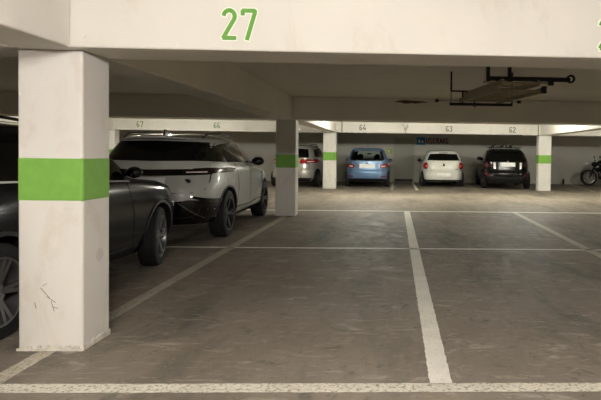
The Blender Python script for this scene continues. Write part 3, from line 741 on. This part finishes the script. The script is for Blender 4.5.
MB().box(-.18,.18,.36,.40,1.405,1.425).build('brake_light_strip', M['tail_dark'], car.root)

# ---- silver car behind the middle column
car = Car('estate_car', 'silver car seen past the shaded middle column, red tail lights', 'car', (-4.02,20.9,0), -.09, hatch(4.4,1.84,1.67), M['paint_silver'], (.84,3.55), .33, .91)
common(car, 4.4,1.84,1.66,.33,5,M['alloy'])
car.patch('rear_window','rear',[(-.66,1.15),(0,1.14),(.66,1.15)],[(-.58,1.48),(0,1.51),(.58,1.48)],M['glass'],nu=24)
car.mirrored('tail_light',[(.34,.93),(.6,.92),(.88,.96)],[(.44,1.04),(.7,1.07),(.88,1.10)],M['tail_red'],off=.008)
car.mirrored('lamp_segment',[(.60,.975),(.80,.985)],[(.60,1.01),(.80,1.03)],M['tail_clear'],off=.014,nu=8)
car.both('tail_light',[(.07,.97),(.35,1.02)],[(.10,1.10),(.35,1.09)],M['tail_red'],off=.008)
car.plate(.78,.52,.13)
car.patch('lower_bumper','rear',[(-.74,.25),(.74,.25)],[(-.84,.38),(.84,.38)],M['black_plastic'],.008,.02)
car.line('bumper_line','rear',[(-.84,.60),(0,.58),(.84,.60)],.02,M['mirror_chrome'],off=.008)
car.mirror(2.75,1.19,.84,M['paint_silver'],(.11,.06,.08))
for sd in (1,-1):
    MB().poly_tube([(sd*.56,.75,1.58),(sd*.57,.95,1.67),(sd*.57,1.9,1.67),(sd*.56,2.1,1.58)], .014).build('roof_rail', M['black_metal'], car.root, smooth=True)

# ---- black crossover with rack
car = Car('crossover', 'black crossover with roof rack and smoked tail lights beside the far right column', 'car', (4.40,21.1,0), -.07, hatch(4.36,1.94,1.63,.12), M['paint_black'], (.83,3.48), .345, .93)
common(car, 4.36,1.94,1.63,.345,5,M['alloy_dark'])
car.patch('rear_window','rear',[(-.68,1.17),(0,1.16),(.68,1.17)],[(-.56,1.43),(0,1.46),(.56,1.43)],M['glass'],nu=24)
for sd in (1,-1):
    f = lambda L: [(sd*x,z) for x,z in L]
    tl = car.patch('tail_light','rear',f([(.50,.86),(.72,.90),(.90,.86)]),f([(.52,1.04),(.70,1.12),(.88,1.10)]),M['tail_dark'],.012,.02,14,4)
    car.patch('lamp_segment','rear',f([(.46,.80),(.54,.82)]),f([(.46,1.06),(.56,1.06)]),M['tail_clear'],.018,.01,6,4,parent=tl)
    car.patch('lamp_segment','rear',f([(.70,.88),(.88,.96)]),f([(.70,.91),(.88,.99)]),M['tail_red'],.018,.01,8,2,parent=tl)
    car.patch('reflector','rear',f([(.66,.50),(.88,.62)]),f([(.68,.54),(.88,.68)]),M['tail_red'],.01,.01,8,2)
    car.patch('bumper_trim','rear',f([(.60,.52),(.86,.74)]),f([(.60,.54),(.86,.77)]),M['alloy'],.01,.01,8,2)
car.plate(.985,.58,.16)
car.patch('lower_bumper','rear',[(-.76,.26),(.76,.26)],[(-.86,.55),(0,.50),(.86,.55)],M['black_plastic'],.008,.02,24,5)
car.badge(1.10,.035,M['alloy'])
car.line('bumper_line','rear',[(-.5,.42),(0,.36),(.5,.42)],.02,M['alloy_dark'],off=.014)
car.mirror(2.4,1.19,.80,M['paint_black'],(.12,.06,.08))
car.patch('spoiler','top',[(-.48,.52),(.48,.52)],[(-.50,.80),(.50,.80)],M['gloss_black'],.03,.03)
rr = MB()
for y in (.95,1.75): rr.tube((-.66,y,1.66),(.66,y,1.66),.016)
for x in (-.55,.55):
    for y in (.95,1.75): rr.tube((x,y,1.52),(x,y,1.66),.02)
rr.build('roof_rack', M['black_metal'], car.root, smooth=True)
for x in (-.52,-.16,.2):
    bc = MB(); bc.box(x-.03,x+.03,.7,1.9,1.675,1.70); bc.tube((x,.95,1.69),(x+.10,.95,1.80),.014); bc.tube((x+.10,.95,1.80),(x+.2,.95,1.72),.012); bc.tube((x-.06,.8,1.72),(x+.06,.8,1.72),.03)
    bc.build('cycle_carrier', M['black_metal'], car.root, smooth=True)
MB().tube((.02,.9,1.68),(.02,.9,1.86),.03).build('carrier_clamp', M['black_plastic'], car.root, smooth=True)

# ------------------------------------------------------------------ motorcycle, nose to the left
mc = tag(empty('motorcycle', (8.85,24.6,0), .0), 'black motorcycle parked along the back wall at the right edge', 'motorcycle'); mc.scale = (1.12,1.12,1.12)
def mwheel(x):
    R = .34
    mb = MB(); mb.lathe([(-.05,.25),(-.065,.30),(-.04,.335),(0,.34),(.04,.335),(.065,.30),(.05,.25)], 'y', n=40, close=True)
    t = mb.build('wheel', M['rubber'], mc, smooth=True, loc=(x,0,R))
    r = MB(); r.lathe([(-.04,.235),(-.045,.255),(.045,.255),(.04,.235)], 'y', n=40, close=True); r.lathe([(-.07,0),(-.07,.05),(.07,.05),(.07,0)], 'y', n=16)
    for i in range(10):
        a = 2*PI*i/10+.2; r.bar((math.cos(a)*.04,0,math.sin(a)*.04),(math.cos(a)*.245,0,math.sin(a)*.245),.02,.022,(0,1,0))
    r.build('rim', M['alloy'], t, smooth=True, ang=30)
    d = MB(); d.lathe([(-.06,.06),(-.06,.15),(-.066,.15),(-.066,.06)], 'y', n=30, close=True); d.build('brake_disc', M['disc'], t, smooth=True, ang=30)
mwheel(0); mwheel(1.45)
k = MB()
for s_ in (-.09,.09): k.tube((0,s_,.34),(.30,s_,.86),.026); 
k.tube((.30,-.12,.86),(.30,.12,.86),.03); k.build('front_fork', M['engine'], mc, smooth=True)
k = MB()
for i in range(12):
    a0 = math.radians(40+i*10); a1 = math.radians(50+i*10)
    k.add([(math.cos(a)*.37,s_,.34+math.sin(a)*.37) for a in (a0,a1) for s_ in (-.07,.07)]+[(math.cos(a)*.38,s_,.34+math.sin(a)*.38) for a in (a0,a1) for s_ in (-.07,.07)], [(0,1,3,2),(4,6,7,5),(0,4,5,1),(2,3,7,6),(0,2,6,4),(1,5,7,3)])
k.build('front_fender', M['gloss_black'], mc, smooth=True)
MB().ball((.20,0,.88),.10,20,12,(1,1,1)).build('headlight', M['gloss_black'], mc, smooth=True)
k = MB(); k.poly_tube([(.44,-.38,1.02),(.34,-.30,1.04),(.32,-.1,.95),(.32,.1,.95),(.34,.30,1.04),(.44,.38,1.02)], .014); k.build('handlebar', M['black_metal'], mc, smooth=True)
for s_ in (-1,1):
    k = MB(); k.tube((.36,s_*.28,1.04),(.33,s_*.33,1.16),.007); k.ball((.33,s_*.33,1.18),1,14,8,(.02,.06,.04)); k.build('rear_view_mirror', M['black_metal'], mc, smooth=True)
MB().ball((.36,0,.76),1,20,12,(.15,.16,.20)).build('fork_cowl', M['gloss_black'], mc, smooth=True)
MB().ball((.62,0,.88),1,22,14,(.32,.20,.19)).build('fuel_tank', M['paint_black'], mc, smooth=True)
MB().ball((1.08,0,.76),1,22,12,(.30,.15,.07)).build('seat', M['seat'], mc, smooth=True)
k = MB(); k.box(.50,.86,-.14,.14,.26,.52); k.tube((.60,0,.45),(.52,0,.76),.085); k.tube((.74,0,.45),(.80,0,.74),.085)
for i in range(6):
    k.tube((.585-.015*i,0,.50+.04*i),(.580-.015*i,0,.512+.04*i),.105); k.tube((.757+.012*i,0,.50+.04*i),(.760+.012*i,0,.512+.04*i),.105)
k.build('engine', M['engine'], mc, smooth=True, ang=30)
k = MB(); k.poly_tube([(.32,0,.92),(.9,0,.72),(1.45,0,.36)], .028); k.poly_tube([(.32,0,.86),(.44,0,.30),(.95,0,.26),(1.1,0,.66)], .026); k.build('frame', M['black_metal'], mc, smooth=True)
k = MB(); k.poly_tube([(.52,-.12,.60),(.42,-.17,.45),(.55,-.18,.24),(1.0,-.18,.24)], .024); k.tube((.98,-.18,.24),(1.65,-.18,.30),.042); k.build('exhaust', M['mirror_chrome'], mc, smooth=True)
k = MB(); k.tube((.80,.10,.24),(.78,.30,.012),.012); k.build('side_stand', M['black_metal'], mc)
k = MB(); 
for i in range(12):
    a0 = math.radians(10+i*12); a1 = math.radians(22+i*12)
    k.add([(1.45+math.cos(a)*.37,s_,.34+math.sin(a)*.37) for a in (a0,a1) for s_ in (-.09,.09)]+[(1.45+math.cos(a)*.385,s_,.34+math.sin(a)*.385) for a in (a0,a1) for s_ in (-.09,.09)], [(0,1,3,2),(4,6,7,5),(0,4,5,1),(2,3,7,6),(0,2,6,4),(1,5,7,3)])
k.build('rear_fender', M['gloss_black'], mc, smooth=True)

# ------------------------------------------------------------------ ceiling lamps
def lamp(x, y, watt, label, LAMP_COL):
    e = tag(empty('ceiling_lamp', (x,y,ZS)), label, 'lamp', 'fluorescent battens on the ceiling')
    MB().box(-.78,.78,-.06,.06,-.055,0).build('housing', M['lamp_body'], e, bevel=.006)
    t = MB(); t.tube((-.74,0,-.075),(.74,0,-.075),.014); t.build('tube', M['tube_glow'], e, smooth=True)
    for i, px in enumerate((-.5,0,.5)):
        ld_ = bpy.data.lights.new('tube_light', 'POINT'); ld_.energy = watt/3; ld_.color = LAMP_COL; ld_.shadow_soft_size = .025
        lo = bpy.data.objects.new('tube_light', ld_); C.objects.link(lo); lo.parent = e; lo.location = (px,0,-.165)
for x, y, wt in LAMPS_NEAR: lamp(x, y, wt, 'fluorescent batten lamp on the ceiling above the near aisle', LAMP_NEAR_COL)
for x, y, wt in LAMPS_FAR: lamp(x, y, wt, 'fluorescent batten lamp on the ceiling above the far aisle', LAMP_FAR_COL)
